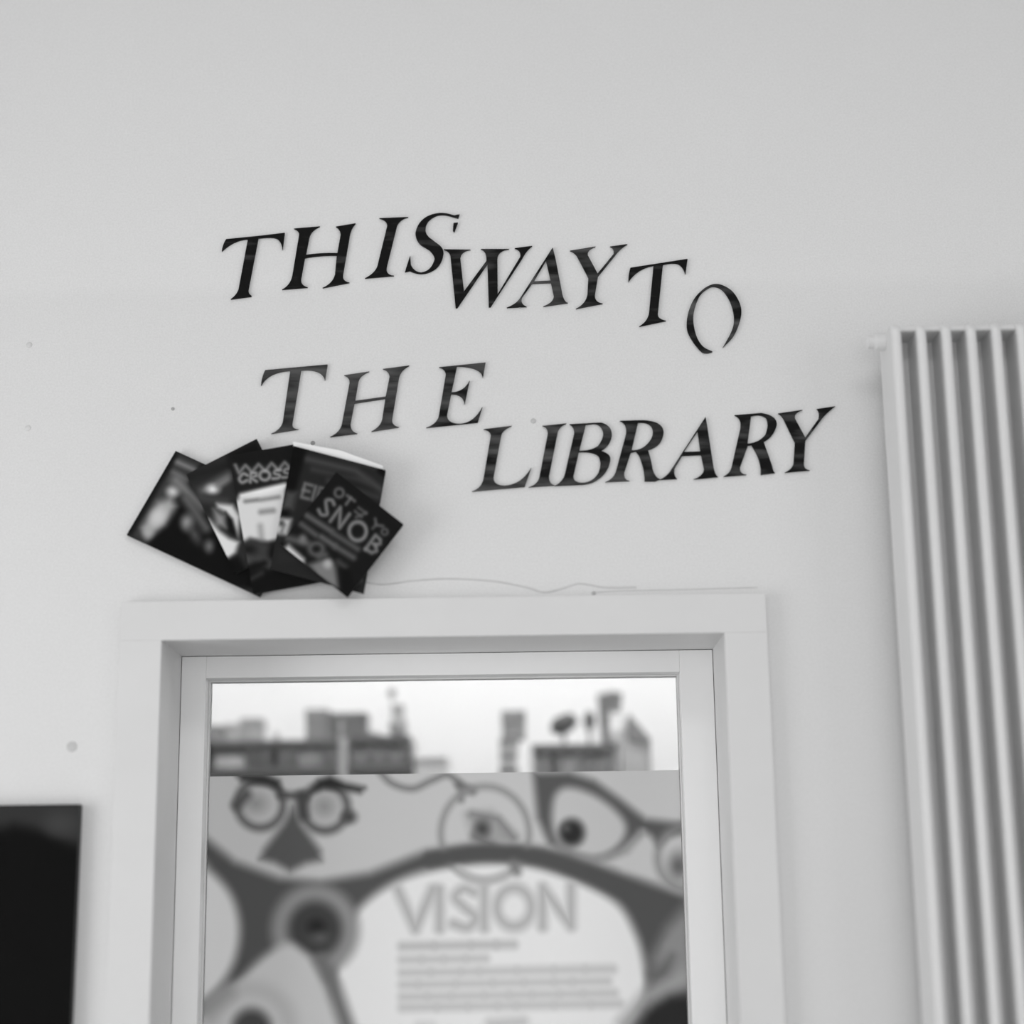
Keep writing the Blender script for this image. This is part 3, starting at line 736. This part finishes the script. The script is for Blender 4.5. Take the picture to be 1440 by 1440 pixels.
# left bookcase
bk = empty('bookcase', (P(430, 1087, Y0).x, Y1, 0)); o = bk.location
xl, xm0, xm1, xr = P(230, 1060, Y0).x, P(476, 1060, Y0).x, P(489, 1060, Y0).x, P(577, 1060, Y0).x
t = 0.0128
boxes('shelf_board', [(xl, xm0, Y0, Y1, zt-t, zt)], SHELF, bk, 0.001, o)
boxes('shelf_board', [(xm1, xr, Y0, Y1, zt-t+0.004, zt+0.006)], SHELF, bk, 0.001, o)
boxes('shelf_board', [(xl, xm0, Y0, Y1, zb, zb+t)], SHELF, bk, 0.001, o)
boxes('shelf_board', [(xm1, xr-0.006, Y0, Y1, zb, zb+t+0.003)], SHELF, bk, 0.001, o)
boxes('upright', [(xm0, xm1, Y0-0.004, Y1, 0, zt+0.004)], SHL, bk, 0.001, o)
boxes('upright', [(xr-0.006, xr, Y0, Y1, 0, zt-t+0.004)], SHELF, bk, 0.001, o)
boxes('upright', [(xl-0.01, xl, Y0, Y1, 0, zt)], SHELF, bk, 0.001, o)
boxes('back_board', [(xl, xr, Y1-0.004, Y1, 0, zt-t)], mat('bookcase_back', 140, 0.6, 0.1, 20), bk, 0, o)
tag(bk, 'dark bookcase with a pale upright seen through the left of the door glass', 'bookcase')
# things standing on it
def carton(name, x0, y0, x1, zbase, v, label, Yf, depth=0.07, lid=None, cat='box', group='boxes on top of the library shelves', split=None):
    a = P((x0+x1)/2, y0, Yf); l, r = P(x0, y0, Yf), P(x1, y0, Yf)
    root = empty(name, ((l.x+r.x)/2, Yf+depth/2, zbase)); oo = root.location
    h = a.z - zbase
    boxes('carton_body', [(l.x, r.x, Yf, Yf+depth, zbase, zbase+h*0.72)], grey(v), root, 0.001, oo)
    boxes('carton_lid', [(l.x-0.0015, r.x+0.0015, Yf-0.0015, Yf+depth+0.0015, zbase+h*0.70, zbase+h)], grey(lid or v), root, 0.001, oo)
    if split:
        cxm = l.x + (r.x-l.x)*split
        boxes('label_strip', [(cxm-0.004, cxm+0.004, Yf-0.0022, Yf, zbase+0.003, zbase+h*0.68)], grey(175), root, 0, oo)
    return tag(root, label, cat, group)
carton('carton', 430, 997, 462, zt, 138, 'mid grey carton on the bookcase left of the darkest carton', Y0+0.03, lid=150)
carton('carton', 467, 1002, 515, zt+0.0065, 100, 'darkest carton on the bookcase with a pale stripe', Y0+0.02, lid=112, split=0.27)
carton('carton', 338, 1010, 367, zt, 178, 'pale grey carton on the bookcase near the door frame', Y0+0.05, lid=162)
carton('carton', 316, 1017, 337, zt, 192, 'nearly white carton beside the pale grey carton on the bookcase', Y0+0.04)
carton('carton', 286, 1020, 312, zt, 150, 'grey carton at the far left edge of the door glass', Y0+0.02)
# low sloping folder
sp0 = [lp(513, 1028, Y0+0.02), lp(542, 1040, Y0+0.02)]
zz = zt+0.0065
tag(prism('folder_wedge', [(sp0[0][0]+0.004, zz), (sp0[1][0], zz), (sp0[1][0], zz+0.002), (sp0[0][0]+0.004, sp0[0][1])], Y0+0.02, Y0+0.09, grey(132), None, (sp0[0][0], Y0+0.05, zz)), 'grey wedge leaning low beside the darkest carton', 'file')
tag(lathe('ink_bottle', [(0.006, 0), (0.0075, 0.002), (0.0075, 0.012), (0.004, 0.016), (0.004, 0.021)], grey(178), None, (lp(389, 1040, Y0+0.05)[0], Y0+0.05, zt), 'Z', 14), 'tiny grey bottle alone between cartons on the bookcase', 'bottle')
# vase with a dark flower head
vx = lp(560, 1020, Y0+0.05)[0]
vs = empty('bud_vase', (vx, Y0+0.05, zz))
vh = lp(560, 992, Y0+0.05)[1] - zz
lathe('vase_body', [(0.010, 0), (0.017, vh*0.15), (0.019, vh*0.4), (0.012, vh*0.7), (0.013, vh)], grey(170), vs, (0, 0, 0), 'Z', 18)
fz = lp(551, 975, Y0+0.05)
lathe('stem', [(0.0012, vh*0.9), (0.0012, fz[1]-zz)], grey(150), vs, (fz[0]-vx, 0, 0), 'Z', 8)
lathe('flower_head', [(0.002, -0.008), (0.0075, -0.004), (0.0085, 0.002), (0.005, 0.008), (0.001, 0.009)], grey(104), vs, (fz[0]-vx, 0, fz[1]-zz), 'Z', 14)
tag(vs, 'pale vase with one dark flower at the right end of the bookcase', 'vase')
# books in the left bookcase
ORD = {2: ('left', 'right'), 3: ('leftmost', 'middle', 'rightmost'), 7: ('leftmost', 'second', 'third', 'middle', 'fifth', 'sixth', 'rightmost')}
def spines(x0, x1, zlo, hs, vals, Yf, where, grp, h_lo=None, names=None):
    n = len(vals); cur = P(x0, 1060, Yf).x; end = P(x1, 1060, Yf).x
    wd = (end-cur)/n
    for i, v in enumerate(vals):
        root = empty('library_book', (cur+wd*(i+0.5), Yf+0.05, zlo)); oo = root.location
        h = hs[i % len(hs)]
        boxes('book_cover', [(cur+0.0005, cur+wd-0.0005, Yf, Yf+0.10, zlo, zlo+h)], grey(v), root, 0.001, oo)
        boxes('spine_band', [(cur+0.0012, cur+wd-0.0012, Yf-0.0008, Yf, zlo+h*0.55, zlo+h*0.72)], grey(min(220, v+60)), root, 0, oo)
        cur += wd
        tag(root, where % ORD[n][i], 'book', grp)
zs = zb + t + 0.0005
gap = zt - t - zs
spines(346, 380, zs, [gap*0.95, gap*0.9, gap*0.97], [86, 74, 96], Y0+0.012, '%s of three dark small books right of the white papers', 'dark books by the white gap')
spines(392, 420, zs, [gap*0.93, gap*0.98], [112, 100], Y0+0.012, '%s of two grey small books just left of the pale books', 'grey books in the left bookcase')
spines(420, 452, zs, [gap*0.72, gap*0.8, gap*0.75], [168, 178, 160], Y0+0.012, '%s of three low pale books in the left bookcase', 'pale books in the left bookcase')
spines(453, 475, zs, [gap*0.95, gap*0.9], [110, 126], Y0+0.012, '%s of two grey small books against the pale upright', 'grey books against the upright')
spines(490, 574, zs+0.003, [gap*0.86, gap*0.7, gap*0.93, gap*0.78], [118, 150, 108, 140, 112, 146, 124], Y0+0.012, '%s of seven small books in the bookcase bay under the vase', 'books in the right bay')
tag(boxes('paper_stack', [(P(302, 1070, Y0).x, P(342, 1070, Y0).x, Y0+0.01, Y0+0.1, zs+i*0.0062, zs+i*0.0062+0.0056) for i in range(4)], grey(226), None, 0.0005, (P(322, 1070, Y0).x, Y0+0.05, zs)), 'white stack of papers in the left end of the bookcase', 'papers')
# low pale cupboard in the middle
zc = P(605, 1064, Y0).z
cb = empty('low_cupboard', (P(605, 1085, Y0).x, Y1, 0)); o = cb.location
l, r = P(584, 1070, Y0).x, P(627, 1070, Y0).x
boxes('cupboard_body', [(l, r, Y0, Y1, 0, zc-0.008)], grey(226), cb, 0.001, o)
boxes('cupboard_top', [(l-0.002, r+0.002, Y0-0.004, Y1, zc-0.008, zc)], grey(205), cb, 0.001, o)
tag(cb, 'low pale cupboard right of the bookcase behind the glass', 'cupboard')
# right side: cabinet with a row of spines, things on top
zr = P(810, 1046, Y0).z
zrb = P(810, 1100, Y0).z
rc = empty('display_cabinet', (P(810, 1085, Y0).x, Y1, 0)); o = rc.location
l, r = P(748, 1060, Y0).x, P(868, 1060, Y0).x
boxes('cabinet_top', [(l, r, Y0-0.002, Y1, zr-0.016, zr)], grey(98), rc, 0.001, o)
boxes('cabinet_base', [(l, r, Y0, Y1, 0, zrb)], grey(190), rc, 0.001, o)
boxes('side_panel', [(l, l+0.006, Y0, Y1, zrb, zr-0.016)], grey(180), rc, 0.001, o)
boxes('side_panel', [(r-0.006, r, Y0, Y1, zrb, zr-0.016)], grey(180), rc, 0.001, o)
boxes('back_board', [(l, r, Y1-0.004, Y1, zrb, zr-0.016)], grey(215), rc, 0, o)
tag(rc, 'pale cabinet with a dark top seen through the right of the door glass', 'cabinet')
hg = zr-0.016-zrb
for k, (x0, x1, v) in enumerate(((752, 762, 168), (764, 773, 178), (782, 792, 165), (794, 806, 196), (808, 818, 170), (822, 834, 160), (838, 848, 176), (850, 862, 164))):
    a_, b_ = P(x0, 1065, Y0+0.01).x, P(x1, 1065, Y0+0.01).x
    root = empty('magazine_file', ((a_+b_)/2, Y0+0.05, zrb+0.0005)); oo = root.location
    hh = hg*(0.84 + 0.10*((k*5) % 3)/2)
    boxes('file_box', [(a_, b_, Y0+0.01, Y0+0.12, zrb+0.0005, zrb+hh)], grey(v), root, 0.001, oo)
    boxes('finger_hole', [((a_+b_)/2-0.003, (a_+b_)/2+0.003, Y0+0.0092, Y0+0.01, zrb+hh*0.3, zrb+hh*0.45)], grey(110), root, 0, oo)
    tag(root, '%s of eight grey magazine files in the pale cabinet, counted from the left' % ('first', 'second', 'third', 'fourth', 'fifth', 'sixth', 'seventh', 'last')[k], 'file', 'magazine files in the pale cabinet')
# striped column of small boxes left of the cabinet
zst = P(714, 1100, Y0+0.02).z
yy = [1100, 1078, 1060, 1038, 999]
for i in range(4):
    Yq = Y0+0.03
    xa, xb = ((703, 728), (704, 726), (703, 728), (706, 739))[i]
    a_, b_ = P(xa, yy[i], Yq), P(xb, yy[i], Yq)
    root = empty('storage_tin', ((a_.x+b_.x)/2, Yq+0.03, a_.z)); oo = root.location
    top = P((xa+xb)/2, yy[i+1], Yq).z
    hh = top - a_.z
    vv = (190, 196, 188, 150)[i]
    boxes('tin_body', [(a_.x, b_.x, Yq, Yq+0.06, a_.z, a_.z+hh*0.55)], grey(vv), root, 0.0015, oo)
    boxes('tin_lid', [(a_.x-0.001, b_.x+0.001, Yq-0.001, Yq+0.061, a_.z+hh*0.55, top-0.0003)], grey((118, 132, 140, 140)[i]), root, 0.0015, oo)
    tag(root, ('lowest tin of the stack left of the cabinet behind the glass', 'second tin from the bottom of the stack behind the glass', 'third tin of the stack, under the tall grey one', 'tall grey tin on top of the stack behind the glass')[i], 'tin', 'stacked tins behind the glass')
tag(boxes('plinth', [(P(700, 1100, Y0).x, P(742, 1100, Y0).x, Y0, Y1, 0, zst)], grey(200), None, 0.002, (P(720, 1100, Y0).x, Y0+0.09, 0)), 'pale plinth under the stack of tins behind the glass', 'plinth')
# sculptures and cards standing on the cabinet
def blob(name, cx, cy, rx_, ry_, Yq, v, label, cat, base_z, tilt=0.0):
    c = P(cx, cy, Yq); sx, sz = rx_*1.42e-3, ry_*1.42e-3
    root = empty(name, (c.x, Yq, base_z)); bm = bmesh.new()
    bmesh.ops.create_icosphere(bm, subdivisions=2, radius=1.0)
    for vv in bm.verts:
        k = 1 + 0.10*math.sin(vv.co.x*5+1) * math.cos(vv.co.z*4)
        vv.co = Vector((vv.co.x*sx*k, vv.co.y*sx*0.8, vv.co.z*sz*k))
    bmesh.ops.rotate(bm, verts=bm.verts, matrix=Matrix.Rotation(tilt, 3, 'Y'))
    bmesh.ops.translate(bm, verts=bm.verts, vec=(0, 0, c.z-base_z))
    me = bpy.data.meshes.new('carving'); bm.to_mesh(me); bm.free()
    link('carving', me, grey(v), root, True)
    hh = max(0.006, c.z - base_z - sz*0.6)
    lathe('stand', [(sx*0.5, 0), (sx*0.45, 0.003), (0.004, 0.005), (0.004, hh)], grey(150), root, (0, 0, 0), 'Z', 12)
    return tag(root, label, cat)
blob('dark_carving', 793, 1018, 21, 14, Y0+0.05, 72, 'dark tilted oval carving on the cabinet behind the glass', 'carving', zr, -0.45)
blob('round_carving', 829, 1013, 9, 14, Y0+0.06, 92, 'small dark upright carving beside the oval one on the cabinet', 'carving', zr)
def card(name, pts, Yq, v, label, cat='picture', base=None):
    q = [lp(x, y, Yq) for x, y in pts]
    zmin = min(b for _, b in q); xm = sum(a for a, _ in q)/len(q)
    root = empty(name, (xm, Yq, zmin)); oo = root.location
    prism('card_face', q, Yq, Yq+0.008, grey(v), root, oo)
    prism('card_back', [(a*0.96 + xm*0.04, b*0.98+zmin*0.02) for a, b in q], Yq+0.008, Yq+0.012, grey(190), root, oo)
    return tag(root, label, cat)
card('standing_sign', [(840, 976), (857, 974), (858, 1046), (846, 1046)], Y0+0.07, 112, 'tall narrow grey sign standing on the cabinet behind the glass', 'sign')
card('square_card', [(857, 971), (876, 975), (872, 1002), (858, 1000)], Y0+0.065, 122, 'small grey square card highest up behind the glass', 'card')
# house shaped box with a sloping roof
hs = empty('model_house', (lp(895, 1100, Y0+0.02)[0], Y0+0.06, 0)); oo = hs.location
q = [lp(x, y, Y0+0.02) for x, y in ((873, 1044), (914, 1044), (914, 1110), (873, 1110))]
boxes('house_wall', [(q[0][0], q[1][0], Y0+0.02, Y0+0.12, 0, q[0][1])], grey(200), hs, 0.001, oo)
prism('roof_slope', [lp(x, y, Y0+0.015) for x, y in ((884, 1003), (916, 1040), (914, 1046), (886, 1040))], Y0+0.015, Y0+0.125, grey(142), hs, oo)
boxes('corner_post', [(q[1][0]-0.007, q[1][0]+0.001, Y0+0.017, Y0+0.02, 0, q[0][1])], grey(165), hs, 0, oo)
tag(hs, 'pale house shaped box with a grey sloping roof behind the glass', 'box')
c = lp(868, 1024, Y0+0.04)
tag(lathe('white_jar', [(0.010, 0), (0.017, 0.008), (0.019, 0.028), (0.013, 0.046), (0.010, 0.05), (0.011, 0.055)], grey(236), None, (c[0], Y0+0.04, zr), 'Z', 18), 'white rounded jar between the tall sign and the model house', 'jar')

bpy.context.view_layer.update()
